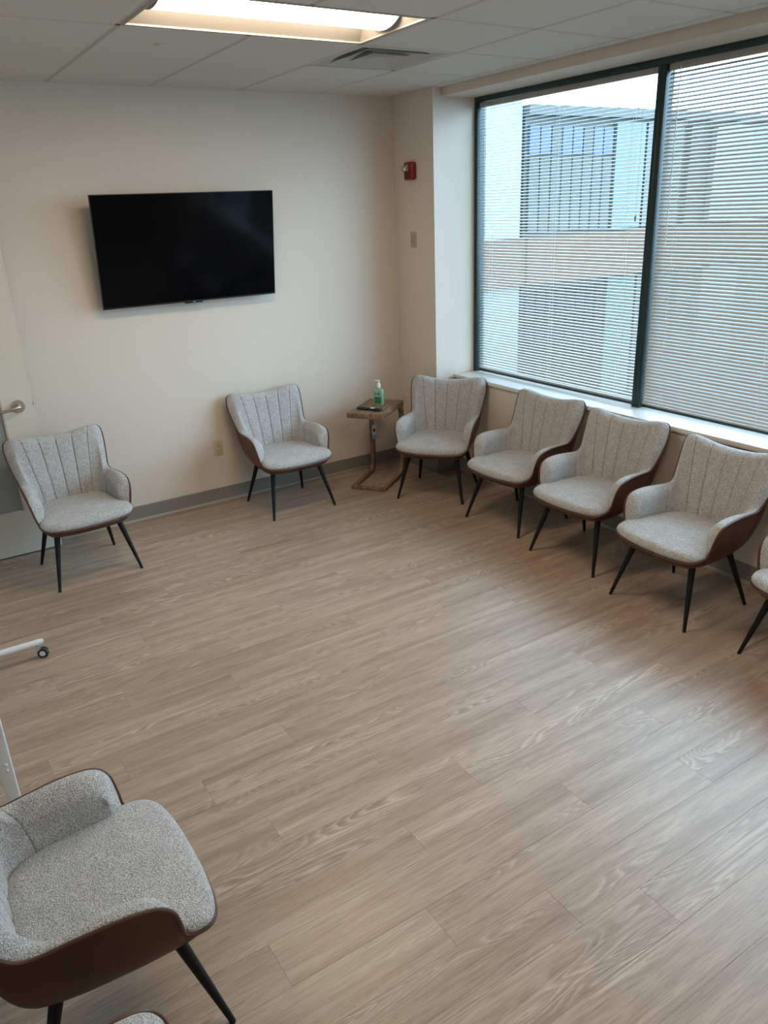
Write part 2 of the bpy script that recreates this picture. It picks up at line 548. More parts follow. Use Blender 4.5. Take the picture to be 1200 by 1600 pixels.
# window sill board (painted) with a small nosing
sill = box('trim_1', (XA - 0.018, YW0, SILL - 0.03), (XO, YC, SILL), M['sill'], None, 0.004)
tag(sill, kind='structure')

# vinyl cove baseboards
def baseboard(name, prof_pts, lo, hi, axis, toe):
    o = prism(name, prof_pts, lo, hi, axis, M['baseboard'])
    tag(o, kind='structure')
    t = prism('toe', toe, lo, hi, axis, M['base_edge'], o)
    return o
BH = 0.112
baseboard('baseboard_back', [(YB, 0), (YB - 0.006, 0), (YB - 0.006, BH - 0.004), (YB - 0.003, BH), (YB, BH)], XL, XC, 'X',
          [(YB - 0.006, 0), (YB - 0.016, 0), (YB - 0.014, 0.006), (YB - 0.006, 0.016)])
baseboard('baseboard_right', [(XA, 0), (XA - 0.006, 0), (XA - 0.006, BH - 0.004), (XA - 0.003, BH), (XA, BH)], YW0, YC, 'Y',
          [(XA - 0.006, 0), (XA - 0.016, 0), (XA - 0.014, 0.006), (XA - 0.006, 0.016)])
cb = empty('baseboard_column'); tag(cb, kind='structure')
box('base_strip', (XC - 0.006, YC - 0.006, 0), (XC, YB - 0.006, BH), M['baseboard'], cb, 0.002)
box('base_return', (XC, YC - 0.006, 0), (XA - 0.006, YC, BH), M['baseboard'], cb, 0.002)
tag(box('baseboard_left', (XL, YR, 0), (XL + 0.006, YB - 0.02, BH), M['baseboard'], None, 0.002), kind='structure')

# ------------------------------------------------------------------ ceiling
ce = box('ceiling', (XL - 0.1, YR - 0.1, CEIL + 0.16), (XO, YB + 0.1, CEIL + 0.2), M['slab'])
tag(ce, kind='structure')
G = 0.61
gx = [XL] + [1.145 - 2 * 0.6125 + 0.6125 * i for i in range(0, 7)]     # -0.08, .5325, 1.145, 1.7575, 2.37, 2.9825, 3.595
gx = [v for v in gx if v < XC] + [XH]
gy = [YB, 4.455, 3.83, 3.215, 2.60, 1.985, 1.37, 0.755, 0.14, -0.475, -1.09, YR]
LIGHTS = [(1.145, 2.37, 3.215, 3.83), (1.145, 2.37, 0.755, 1.37)]  # second entry is an unseen lamp added to brighten the room
VENT = (2.37, 2.9825, 3.83, 4.455)
TEE = 0.012
tiles = {}
def tile_mesh(w, d):
    key = (round(w, 3), round(d, 3))
    if key not in tiles:
        bm = bmesh.new()
        add_box(bm, (TEE, TEE, -0.004), (w - TEE, d - TEE, 0.014), 0.0)
        low = [e for e in bm.edges if all(v.co.z < 0 for v in e.verts)]
        bmesh.ops.bevel(bm, geom=low, offset=0.0035, segments=1, affect='EDGES')
        me = bm_mesh(bm, 'ceiling_tile'); me.materials.append(M['tile'])
        tiles[key] = me
    return tiles[key]
def tee(x0, x1, y0, y1):
    box('grid_tee', (x0, y0, CEIL - 0.001), (x1, y1, CEIL + 0.03), M['grid'], ce)
def covered(x0, x1, y0, y1):
    cx, cy = (x0 + x1) / 2, (y0 + y1) / 2
    for a, b, c, d in LIGHTS + [VENT]:
        if a < cx < b and c < cy < d:
            return True
    return False
cells = []
for i in range(len(gx) - 1):
    xa, xb = gx[i], gx[i + 1]
    ys = list(gy)
    if xb < 2.40:                                     # long panels between the lamp row and the back wall
        ys = [v for v in ys if abs(v - 4.455) > 0.01]
    for j in range(len(ys) - 1):
        yb_, ya = ys[j], ys[j + 1]
        if covered(xa, xb, ya, yb_):
            continue
        lim = XC if ya >= YC - 0.5 and yb_ > YC else XH
        cells.append((xa, min(xb, XH), ya, yb_))
for xa, xb, ya, yb_ in cells:
    o = new_obj('ceiling_tile', tile_mesh(xb - xa, yb_ - ya), None, ce)
    o.location = (xa, ya, CEIL)
for v in gx[1:-1]:
    segs = [(YR, YB)]
    for a, b, c, d in LIGHTS:
        if a + 0.05 < v < b - 0.05:
            segs = [s for q in segs for s in ((q[0], c), (d, q[1])) if s[1] - s[0] > 0.05] if len(segs) == 1 else \
                   [s for q in segs for s in ((q[0], min(q[1], c)), (max(q[0], d), q[1])) if s[1] - s[0] > 0.05]
    for s in segs:
        tee(v - TEE, v + TEE, s[0], s[1])
for v in gy[1:-1]:
    xs = 2.37 if abs(v - 4.455) < 0.01 else XL
    tee(xs, XH, v - TEE, v + TEE)
tag(box('trim_2', (XL, YB - 0.02, CEIL - 0.002), (XC, YB, CEIL + 0.002), M['grid']), kind='structure')

# ------------------------------------------------------------------ recessed lamps (troffers)
def troffer(x0, x1, y0, y1, label, group):
    r = empty('ceiling_light', ((x0 + x1) / 2, (y0 + y1) / 2, CEIL))
    tag(r, label, 'ceiling light', group)
    w, d = (x1 - x0) / 2 - 0.008, (y1 - y0) / 2 - 0.008
    f = 0.016
    bm = bmesh.new()
    add_box(bm, (-w, -d, -0.003), (w, -d + f, 0.006)); add_box(bm, (-w, d - f, -0.003), (w, d, 0.006))
    add_box(bm, (-w, -d + f, -0.003), (-w + f, d - f, 0.006)); add_box(bm, (w - f, -d + f, -0.003), (w, d - f, 0.006))
    new_obj('frame', bm_mesh(bm, 'frame'), M['reflector'], r)
    lw = 0.150           # half width of the lens
    ht = 0.085
    wi, di = w - f, d - f
    for s in (-1, 1):
        bm = bmesh.new()
        vs = [bm.verts.new(c) for c in ((-wi, s * di, 0.004), (wi, s * di, 0.004), (wi, s * lw, ht), (-wi, s * lw, ht))]
        bm.faces.new(vs)
        o = new_obj('reflector', bm_mesh(bm, 'reflector'), M['reflector'], r)
    for s in (-1, 1):
        bm = bmesh.new()
        vs = [bm.verts.new(c) for c in ((s * wi, -di, 0.004), (s * wi, di, 0.004), (s * (wi - 0.05), lw + 0.001, ht), (s * (wi - 0.05), -lw - 0.001, ht))]
        bm.faces.new(vs)
        new_obj('end_reflector', bm_mesh(bm, 'end_reflector'), M['reflector'], r)
    box('housing', (-wi, -di, ht + 0.012), (wi, di, ht + 0.02), M['reflector'], r)
    # curved diffuser
    P = []
    n = 18
    for i in range(n + 1):
        a = math.pi * i / n
        yy, zz = -lw * math.cos(a), ht - 0.078 * math.sin(a)
        P.append([(-wi + 0.035, yy, zz), (wi - 0.035, yy, zz)])
    me = grid_mesh('diffuser', P)
    new_obj('diffuser', me, M['lamp'], r)
    for s in (-1, 1):
        bm = bmesh.new()
        x = s * (wi - 0.034)
        vs = [bm.verts.new((x, -(lw + .003) * math.cos(math.pi * i / n), ht - 0.081 * math.sin(math.pi * i / n))) for i in range(n + 1)]
        vs2 = [bm.verts.new((x + s * 0.006, v.co.y, v.co.z)) for v in vs]
        bm.faces.new(vs); bm.faces.new(vs2[::-1])
        for i in range(n):
            bm.faces.new((vs[i], vs[i + 1], vs2[i + 1], vs2[i]))
        new_obj('end_cap', bm_mesh(bm, 'end_cap'), M['reflector'], r)
    return r
troffer(*LIGHTS[0], 'lit rectangular ceiling light with a curved white diffuser', 'ceiling lights')
troffer(*LIGHTS[1], 'added fill ceiling light, unseen above the camera side', 'ceiling lights')  # unseen fill lamp, added to lift the room brightness

# air diffuser with nested square cones
def air_vent():
    x0, x1, y0, y1 = VENT
    r = empty('air_vent', ((x0 + x1) / 2, (y0 + y1) / 2, CEIL))
    tag(r, 'square grey metal air diffuser with nested louvres in the ceiling', 'air vent')
    w = (x1 - x0) / 2 - 0.012
    bm = bmesh.new()
    def frustum(h0, z0, h1, z1, th=0.002):
        a = [bm.verts.new((sx * h0, sy * h0, z0)) for sx, sy in ((-1, -1), (1, -1), (1, 1), (-1, 1))]
        b = [bm.verts.new((sx * h1, sy * h1, z1)) for sx, sy in ((-1, -1), (1, -1), (1, 1), (-1, 1))]
        for i in range(4):
            bm.faces.new((a[i], a[(i + 1) % 4], b[(i + 1) % 4], b[i]))
    def finish(name, mat):
        nonlocal bm
        o = new_obj(name, bm_mesh(bm, name), mat, r); bm = bmesh.new(); return o
    frustum(w, 0.0, w - 0.028, -0.004); frustum(w - 0.028, -0.004, w - 0.045, 0.012); frustum(w - 0.045, 0.012, w - 0.13, 0.075)
    finish('face_frame', M['vent'])
    for k, h in enumerate((0.205, 0.125)):
        frustum(h, -0.002, h - 0.03, 0.022); frustum(h - 0.03, 0.022, h - 0.10, 0.062); frustum(h, -0.002, h - 0.006, -0.002)
        frustum(h - 0.006, -0.002, h - 0.034, 0.022)
        finish('louvre', M['vent'])
    bm.free()
    box('centre_plate', (-0.058, -0.058, -0.001), (0.058, 0.058, 0.002), M['vent'], r)
    box('duct', (-w + 0.12, -w + 0.12, 0.078), (w - 0.12, w - 0.12, 0.082), M['slab'], r)
air_vent()

sp = lathe('sprinkler_cover', [(0.040, 0.0), (0.0415, -0.0025), (0.040, -0.005), (0.030, -0.006)], M['tile'], None, 32)
sp.location = (1.448, 4.165, CEIL - 0.0035)
tag(sp, 'small round white sprinkler cover plate on the ceiling tile', 'sprinkler cover')
tag(lathe('sprinkler_ring', [(0.0455, 0.0), (0.0455, -0.002), (0.0425, -0.002)], M['dark_slot'], sp, 32, cap=False)) if False else None

# ------------------------------------------------------------------ windows and blinds
FT = 0.036          # frame face width
MULL = 0.062
def window(name, y0, y1, left_edge, right_edge):
    """y0<y1; frame depth in +X"""
    w = empty(name, (XW, (y0 + y1) / 2, SILL)); tag(w, kind='structure')
    D = 0.072
    cy = (y0 + y1) / 2
    def fb(n, lo, hi, mat=M['frame'], bev=0.003):
        return box(n, (lo[0] - XW, lo[1] - cy, lo[2] - SILL), (hi[0] - XW, hi[1] - cy, hi[2] - SILL), mat, w, bev)
    fb('frame_head', (XW, y0, HEAD - FT), (XW + D, y1, HEAD))
    fb('frame_sill', (XW + 0.046, y0, SILL), (XW + D, y1, SILL + 0.02))
    fb('frame_jamb', (XW, y1 - left_edge, SILL), (XW + D, y1, HEAD - FT))
    fb('frame_jamb', (XW, y0, SILL), (XW + D, y0 + right_edge, HEAD - FT))
    p = fb('pane', (XW + 0.058, y0 + right_edge, SILL + 0.02), (XW + 0.064, y1 - left_edge, HEAD - FT), M['pane'], 0)
    return w
YM1, YM2 = 3.262, 1.605          # mullion centres
window('window_1', YM1, YC, FT, MULL / 2)
window('window_2', YM2, YM1, MULL / 2, MULL / 2)
window('added_window_3', YW0, YM2, MULL / 2, FT)  # unseen bay without a blind, added to let in more skylight
for nme, yc, wy in (('portal_1', (YM1 + YC) / 2, YC - YM1), ('portal_2', (YM1 + YM2) / 2, YM1 - YM2), ('portal_3', (YW0 + YM2) / 2, YM2 - YW0)):
    portal(nme, (XW + 0.08, yc, (SILL + HEAD) / 2), HEAD - SILL, wy)

PITCH, SW = 0.0208, 0.0254
def slat_mesh(L):
    P = []
    n = 6
    for i in range(n + 1):
        u = -SW / 2 + SW * i / n
        c = 0.0021 * (1 - (2 * u / SW) ** 2)
        P.append([(u, -L / 2, c), (u, L / 2, c)])
    return grid_mesh('slat', P)
def blind(y0, y1, tilt, label, wand_end):
    yc, L = (y0 + y1) / 2, (y1 - y0)
    X = XW + 0.028
    ztop = HEAD - FT - 0.004
    r = empty('window_blind', (X, yc, ztop)); tag(r, label, 'blind', 'venetian blinds')
    box('headrail', (-0.0145, -L / 2, -0.030), (0.0145, L / 2, 0.0), M['headrail'], r, 0.002)
    me = slat_mesh(L - 0.008); me.materials.append(M['slat'])
    zs, z_bot = -0.047, SILL + 0.031 - ztop
    k = 0
    while zs > z_bot + 0.014:
        o = new_obj('slat', me, None, r)
        o.location = (0, random.uniform(-0.0012, 0.0012), zs)
        o.rotation_euler = (0, -math.radians(tilt + random.uniform(-1.0, 1.0)), 0)
        zs -= PITCH
    box('bottom_rail', (-0.0125, -L / 2 + 0.004, z_bot - 0.006), (0.0125, L / 2 - 0.004, z_bot + 0.006), M['slat'], r, 0.003)
    for yy in (-L / 2 + 0.16, 0.0, L / 2 - 0.13):
        for xx in (-0.0135, 0.0135):
            tube('ladder_cord', [(xx, yy, -0.03), (xx, yy, z_bot)], 0.0009, M['cord'], r, 5)
    # tilt wand with a hook and a lift cord
    yw = L / 2 - 0.085 if wand_end > 0 else -L / 2 + 0.085
    tube('tilt_wand', [(-0.022, yw, -0.022), (-0.024, yw, -0.05), (-0.024, yw, -0.95)], 0.0028, M['clear'] if False else M['cord'], r, 6)
    tube('lift_cord', [(-0.0185, -yw, -0.03), (-0.0185, -yw, -0.78)], 0.0010, M['cord'], r, 5)
    t = lathe('cord_tassel', [(0.002, 0.0), (0.0065, -0.006), (0.0055, -0.03), (0.003, -0.034)], M['headrail'], r, 10)
    t.location = (-0.0185, -yw, -0.78)
    return r
blind(YM1 + MULL / 2 + 0.004, YC - FT - 0.004, 16.0, 'white venetian blind with slats nearly level in the window beside the column', 1)
blind(YM2 + MULL / 2 + 0.004, YM1 - MULL / 2 - 0.004, 38.0, 'white venetian blind with tilted slats in the window behind the nearer chairs', 1)

# ------------------------------------------------------------------ outside
def outside():
    mp = lambda n, c, r=0.7, nz=0.06, s=1.5: plain(n, c, r, noise=nz, nscale=s)
    conc = mp('pale_concrete', (0.12, 0.13, 0.125))
    grey = mp('grey_metal_panel', (0.024, 0.027, 0.023), 0.5)
    brown = mp('brown_brick', (0.085, 0.042, 0.022), 0.8, 0.15, 6)
    white = mp('white_panel', (0.13, 0.135, 0.13), 0.5, 0.02)
    teal = mp('teal_glass', (0.055, 0.082, 0.070), 0.12, 0.05)
    gglass = mp('grey_glass', (0.013, 0.016, 0.014), 0.08, 0.1)
    blue = mp('blue_glass', (0.022, 0.038, 0.068), 0.15, 0.05)
    g = box('ground', (4.6, -30, -4.2), (80, 60, -4.0), conc); tag(g, kind='structure')
    b = empty('office_building', (12.85, 14.0, -4.0)); tag(b, 'grey and teal office building seen through the blinds', 'building')
    def part(n, lo, hi, m, parent=b):
        return box(n, (lo[0] - 12.85, lo[1] - 14.0, lo[2] + 4.0), (hi[0] - 12.85, hi[1] - 14.0, hi[2] + 4.0), m, parent)
    body = part('body', (12.85, 14.1, -4), (34, 14.5, 3.9), grey)
    part('parapet', (12.80, 13.9, 3.82), (34, 14.6, 4.02), mp('parapet_metal', (0.05, 0.052, 0.05), 0.5))
    for z0 in (-2.9, 1.34):
        top = 2.4 if z0 > 0 else 3.1
        n = 8
        for i in range(n):
            x0 = 12.95 + i * 0.335
            part('window', (x0, 14.04, z0 + 0.05), (x0 + 0.30, 14.12, z0 + top - 0.75), gglass)
            part('window', (x0, 14.04, z0 + top - 0.70), (x0 + 0.30, 14.12, z0 + top - 0.12), blue if (z0 > 0 and i % 3 != 2) else gglass)
        part('glass_panel', (15.70, 14.02, z0 + 0.02), (16.72, 14.12, z0 + top), teal)
        part('glass_panel', (16.80, 14.02, z0 + 0.02), (18.2, 14.12, z0 + top), mp('teal_glass_dim', (0.045, 0.052, 0.046), 0.2))
        part('pilaster', (18.3, 13.9, z0), (18.75, 14.12, z0 + top), mp('dark_panel', (0.03, 0.03, 0.028), 0.5))
        part('white_panel', (19.4, 13.95, z0), (21.0, 14.12, z0 + top), white)
        part('glass_panel', (21.1, 14.02, z0 + 0.02), (24.0, 14.12, z0 + top), teal)
    part('brick_band', (12.8, 13.85, 0.25), (34, 14.12, 1.30), brown)
    w = empty('annex', (8.0, 14.0, -4.0)); tag(w, 'pale annex with a brown brick band seen beyond the window', 'building')
    pale = mp('pale_wall', (0.19, 0.205, 0.205), 0.6, 0.02)
    box('white_wall', (-2.5, 0.05, 0.0), (4.75, 4.0, 4.25), white, w)
    box('upper_wall', (-2.5, 0.05, 5.30), (4.72, 4.0, 8.6), pale, w)
    box('roof_edge', (-2.55, 0.0, 8.6), (4.76, 4.05, 8.72), white, w)
    box('brick_coping', (-2.5, -0.1, 4.25), (4.78, 4.1, 5.30), brown, w)
outside()

# ------------------------------------------------------------------ door leaf standing open against the back wall
def door():
    X1, Yf = 0.690, 5.292
    W, T, H = 0.915, 0.044, 2.13
    d = empty('door_1', (X1 - W, Yf, 0)); tag(d, kind='structure')
    gx0, gx1, gz0, gz1 = 0.18, W - 0.180, 0.302, 1.98        # lite opening
    b = 0.010
    bm = bmesh.new()
    add_box(bm, (0, 0, b), (gx0, T, H)); add_box(bm, (gx1, 0, b), (W - 0.003, T, H))
    add_box(bm, (gx0, 0, b), (gx1, T, gz0)); add_box(bm, (gx0, 0, gz1), (gx1, T, H))
    new_obj('leaf', bm_mesh(bm, 'leaf'), M['door'], d)
    box('edge_band', (W - 0.003, -0.0006, b), (W, T, H), M['door_edge'], d)
    box('pane', (gx0, 0.014, gz0), (gx1, 0.030, gz1), M['lite'], d)
    for nm, lo, hi in (('glazing_bead', (gx1 - 0.008, 0.004, gz0), (gx1, 0.014, gz1)), ('glazing_bead', (gx0, 0.004, gz0), (gx0 + 0.008, 0.014, gz1)),
                       ('glazing_bead', (gx0 + .008, 0.004, gz0), (gx1 - .008, 0.014, gz0 + 0.008)), ('glazing_bead', (gx0 + .008, 0.004, gz1 - 0.008), (gx1 - .008, 0.014, gz1))):
        box(nm, lo, hi, M['door'], d)
    h = lathe('handle', [(0.030, 0.0), (0.041, -0.002), (0.041, -0.007), (0.036, -0.013), (0.014, -0.016), (0.0125, -0.045)], M['nickel'], d, 40, axis='Y')
    h.location = (W - 0.086, 0.0, 0.992)
    tube('lever', [(0.006, -0.046, 0.0), (-0.012, -0.050, -0.001), (-0.05, -0.052, -0.006), (-0.095, -0.052, -0.012), (-0.120, -0.050, -0.012)],
         [0.0125, 0.0125, 0.0105, 0.0095, 0.009], M['nickel'], h, 14)
    box('latch_plate', (W, 0.010, 0.965), (W + 0.002, 0.034, 1.022), M['nickel'], d)
    box('latch_bolt', (W + 0.002, 0.014, 0.985), (W + 0.012, 0.030, 1.004), M['nickel'], d, 0.002)
    for z in (0.25, 1.06, 1.88):
        tube('hinge', [(-0.006, 0.0, z - 0.05), (-0.006, 0.0, z + 0.05)], 0.007, M['nickel'], d, 10)
door()

# ------------------------------------------------------------------ television
def tv():
    top = Vector((1.849, 5.239, 2.211)); bot = Vector((1.853, 5.344, 1.518))
    ang = math.atan2(bot.y - top.y, top.z - bot.z)          # leans forward at the top
    r = empty('television', bot, (ang, 0, 0))
    tag(r, 'large black flat screen television tilted down on the back wall', 'television')
    H = (top - bot).length; W = 1.232
    box('screen_panel', (-W / 2 + 0.004, -0.0005, 0.010), (W / 2 - 0.004, 0.010, H - 0.004), M['tv_screen'], r)
    bm = bmesh.new()
    add_box(bm, (-W / 2, -0.002, 0), (W / 2, 0.016, 0.010)); add_box(bm, (-W / 2, -0.002, H - 0.004), (W / 2, 0.016, H))
    add_box(bm, (-W / 2, -0.002, 0.010), (-W / 2 + 0.004, 0.016, H - 0.004)); add_box(bm, (W / 2 - 0.004, -0.002, 0.010), (W / 2, 0.016, H - 0.004))
    new_obj('bezel', bm_mesh(bm, 'bezel'), M['tv_body'], r)
    box('back_shell', (-W / 2 + 0.002, 0.010, 0.002), (W / 2 - 0.002, 0.018, H - 0.002), M['tv_body'], r)
    box('electronics_hump', (-0.40, 0.018, 0.02), (0.40, 0.052, 0.40), M['tv_body'], r, 0.008)
    l = box('sensor_bar', (-0.064, -0.004, -0.010), (0.064, 0.014, 0.001), M['tv_body'], r, 0.002)
    box('badge', (-0.009, -0.0048, -0.0035), (0.009, -0.0040, 0.0025), M['tv_logo'], l)
    # wall bracket
    br = empty('wall_bracket', (1.85, YB, 1.86)); tag(br, 'dark steel bracket holding the television to the wall', 'bracket')
    box('wall_plate', (-0.22, -0.012, -0.11), (0.22, 0.0, 0.11), M['steel_dark'], br, 0.002)
    for s in (-0.17, 0.17):
        prism('tilt_arm', [(-0.012, 0.10), (-0.103, 0.17), (-0.045, -0.19), (-0.012, -0.12)], s - 0.012, s + 0.012, 'X', M['steel_dark'], br)
tv()

# ------------------------------------------------------------------ small wall things
def outlet():
    r = empty('wall_outlet', (1.925, YB, 0.427)); tag(r, 'ivory duplex power outlet on the wall beside a chair', 'outlet')
    p = box('cover_plate', (-0.036, -0.006, -0.058), (0.036, 0.0, 0.058), M['plastic_ivory'], r, 0.003)
    for s in (-1, 1):
        f = box('socket_face', (-0.0165, -0.0085, s * 0.0205 - 0.0145), (0.0165, -0.004, s * 0.0205 + 0.0145), M['plastic_ivory'], r, 0.002)
        for sx in (-0.0065, 0.0065):
            box('slot', (sx - 0.0014, -0.0090, s * 0.0205 - 0.001), (sx + 0.0014, -0.0083, s * 0.0205 + 0.0085), M['dark_slot'], f)
        box('ground_hole', (-0.0025, -0.0090, s * 0.0205 - 0.010), (0.0025, -0.0083, s * 0.0205 - 0.005), M['dark_slot'], f)
    c = lathe('screw', [(0.003, -0.0055), (0.003, -0.0072)], M['nickel'], r, 10, axis='Y')
outlet()
def switch():
    r = empty('light_switch', (XC, 5.190, 1.829)); tag(r, 'beige wall switch plate on the column under the red alarm', 'switch')
    box('cover_plate', (-0.006, -0.036, -0.058), (0.0, 0.036, 0.058), M['plastic_tan'], r, 0.003)
    box('rocker', (-0.010, -0.014, -0.031), (-0.005, 0.014, 0.031), M['plastic_tan'], r, 0.002)
    box('indicator', (-0.0108, -0.003, -0.018), (-0.0098, 0.003, -0.012), M['dark_slot'], r)
switch()
def alarm():
    r = empty('fire_alarm', (XC, 5.190, 2.317)); tag(r, 'red fire alarm strobe with pale lens high on the column', 'fire alarm')
    bm = bmesh.new()
    add_box(bm, (-0.042, -0.058, -0.062), (0.0, 0.058, 0.062), 0.014, 4)
    new_obj('housing', bm_mesh(bm, 'housing', 40), M['alarm_red'], r)
    prism('strobe_lens', [(-0.040, 0.046), (-0.066, 0.034), (-0.066, 0.0), (-0.040, -0.004)], -0.010, 0.048, 'Y', M['alarm_lens'], r, 0.003)
    box('reflector', (-0.0675, -0.008, 0.004), (-0.0655, 0.014, 0.022), M['white_plastic'], r)
    for i in range(5):
        box('horn_slot', (-0.0428, -0.036, -0.046 + i * 0.009), (-0.0415, 0.040, -0.042 + i * 0.009), M['dark_slot'], r)
alarm()

# ------------------------------------------------------------------ side table, remote, bottle
TAB = (2.92, 4.912); TYAW = math.radians(36)
def side_table():
    r = empty('side_table', (TAB[0], TAB[1], 0), (0, 0, TYAW)); tag(r, 'C-shaped walnut side table with a hang tag in the corner', 'table')
    L, W, H = 0.475, 0.290, 0.620
    box('tabletop', (-0.005, -W / 2, H - 0.040), (L, W / 2, H), M['table'], r, 0.003)
    s = 0.030
    for sy in (-1, 1):
        y0, y1 = (W / 2 - s, W / 2) if sy > 0 else (-W / 2, -W / 2 + s)
        # leg that sweeps into the floor rail and under the top
        poly = [(L, H - 0.040), (L, 0.0), (L - 0.02, 0.0)]
        poly = [(L - 0.002, H - 0.040), (L - 0.002, 0.075), (L - 0.02, 0.035), (L - 0.060, 0.0),
                (0.0, 0.0), (0.0, 0.028), (L - 0.085, 0.030), (L - 0.055, 0.060), (L - 0.042, 0.10), (L - 0.038, H - 0.10), (L - 0.055, H - 0.062), (L - 0.090, H - 0.040)]
        prism('leg', poly, y0, y1, 'Y', M['table'], r, 0.002)
    box('floor_rail', (0.0, -W / 2 + s, 0.0), (0.032, W / 2 - s, 0.028), M['table'], r, 0.002)
    # hang tag on the far leg
    t = empty('hang_tag', (L - 0.070, W / 2 - 0.052, H - 0.170), (0, 0, math.radians(40)), r)
    box('loop', (-0.0008, -0.0015, -0.035), (0.0008, 0.0015, 0.129), M['cord'], t)
    box('card', (-0.001, -0.018, -0.125), (0.001, 0.018, -0.03), M['tag_white'], t)
    box('blue_band', (-0.0016, -0.018, -0.150), (0.0016, 0.018, -0.118), M['tag_blue'], t)
    box('print_mark', (-0.0015, -0.010, -0.088), (-0.0008, 0.010, -0.062), M['tag_dark'], t)
side_table()
def place_on_table(lx, ly):
    c, s = math.cos(TYAW), math.sin(TYAW)
    return (TAB[0] + lx * c - ly * s, TAB[1] + lx * s + ly * c, 0.620)
def remote():
    r = empty('remote_control', (3.012, 4.985, 0.620), (0, 0, math.radians(-62)))
    tag(r, 'slim black remote control with a white sticker on the side table', 'remote')
    bm = bmesh.new(); add_box(bm, (-0.105, -0.020, 0.0), (0.105, 0.020, 0.018), 0.007, 3)
    new_obj('body', bm_mesh(bm, 'body', 40), M['black_plastic'], r)
    box('sticker', (0.012, -0.013, 0.0178), (0.045, 0.013, 0.0186), M['white_plastic'], r)
    for i in range(3):
        for j in range(2):
            box('button', (-0.085 + i * 0.022, -0.012 + j * 0.014, 0.0175), (-0.073 + i * 0.022, -0.002 + j * 0.014, 0.0195), M['tv_body'], r, 0.001)
    lathe('navigation_ring', [(0.011, 0.0175), (0.011, 0.0195), (0.006, 0.0195)], M['tv_body'], r, 20).location = (0.075, 0, 0)
remote()
def bottle():
    r = empty('sanitizer_bottle', (3.165, 5.082, 0.620), (0, 0, math.radians(-52)))
    tag(r, 'green hand sanitizer pump bottle with white pump on the side table', 'bottle')
    def slab(z, hw, hd, rad, n=6):
        pts = []
        for cx, cy, a0 in ((hw - rad, hd - rad, 0), (-hw + rad, hd - rad, 90), (-hw + rad, -hd + rad, 180), (hw - rad, -hd + rad, 270)):
            for i in range(n + 1):
                a = math.radians(a0 + 90 * i / n)
                pts.append((cx + rad * math.cos(a), cy + rad * math.sin(a), z))
        return pts
    def skin(name, rows, mat, parent):
        bm = bmesh.new(); rings = [[bm.verts.new(p) for p in row_] for row_ in rows]
        for a, b in zip(rings[:-1], rings[1:]):
            for k in range(len(a)):
                bm.faces.new((a[k], a[(k + 1) % len(a)], b[(k + 1) % len(a)], b[k]))
        bm.faces.new(rings[0][::-1]); bm.faces.new(rings[-1])
        return new_obj(name, bm_mesh(bm, name, 40), mat, parent)
    body = skin('body', [slab(0.0, 0.036, 0.020, 0.010), slab(0.004, 0.039, 0.023, 0.012), slab(0.112, 0.039, 0.023, 0.012), slab(0.124, 0.033, 0.019, 0.012),
                  slab(0.129, 0.016, 0.015, 0.0145), slab(0.140, 0.014, 0.014, 0.0138)], M['gel'], r)
    box('front_label', (-0.028, -0.0240, 0.014), (0.024, -0.0230, 0.066), M['bottle_label'], body)
    box('label_mark', (-0.029, -0.0238, 0.088), (-0.010, -0.0230, 0.095), M['tag_dark'], body)
    box('label_mark', (-0.004, -0.0240, 0.085), (0.016, -0.0230, 0.097), M['tag_dark'], body)
    p = lathe('pump', [(0.0155, 0.136), (0.0160, 0.140), (0.0155, 0.160), (0.0135, 0.166), (0.008, 0.170), (0.006, 0.180), (0.009, 0.184), (0.009, 0.190)], M['white_plastic'], r, 20)
    bm = bmesh.new(); add_tube(bm, [(0.010, 0, 0.190), (-0.010, 0, 0.191), (-0.030, 0, 0.189), (-0.036, 0, 0.184)], [0.007, 0.007, 0.005, 0.004], 10)
    new_obj('nozzle', bm_mesh(bm, 'nozzle', 40), M['white_plastic'], p)
bottle()

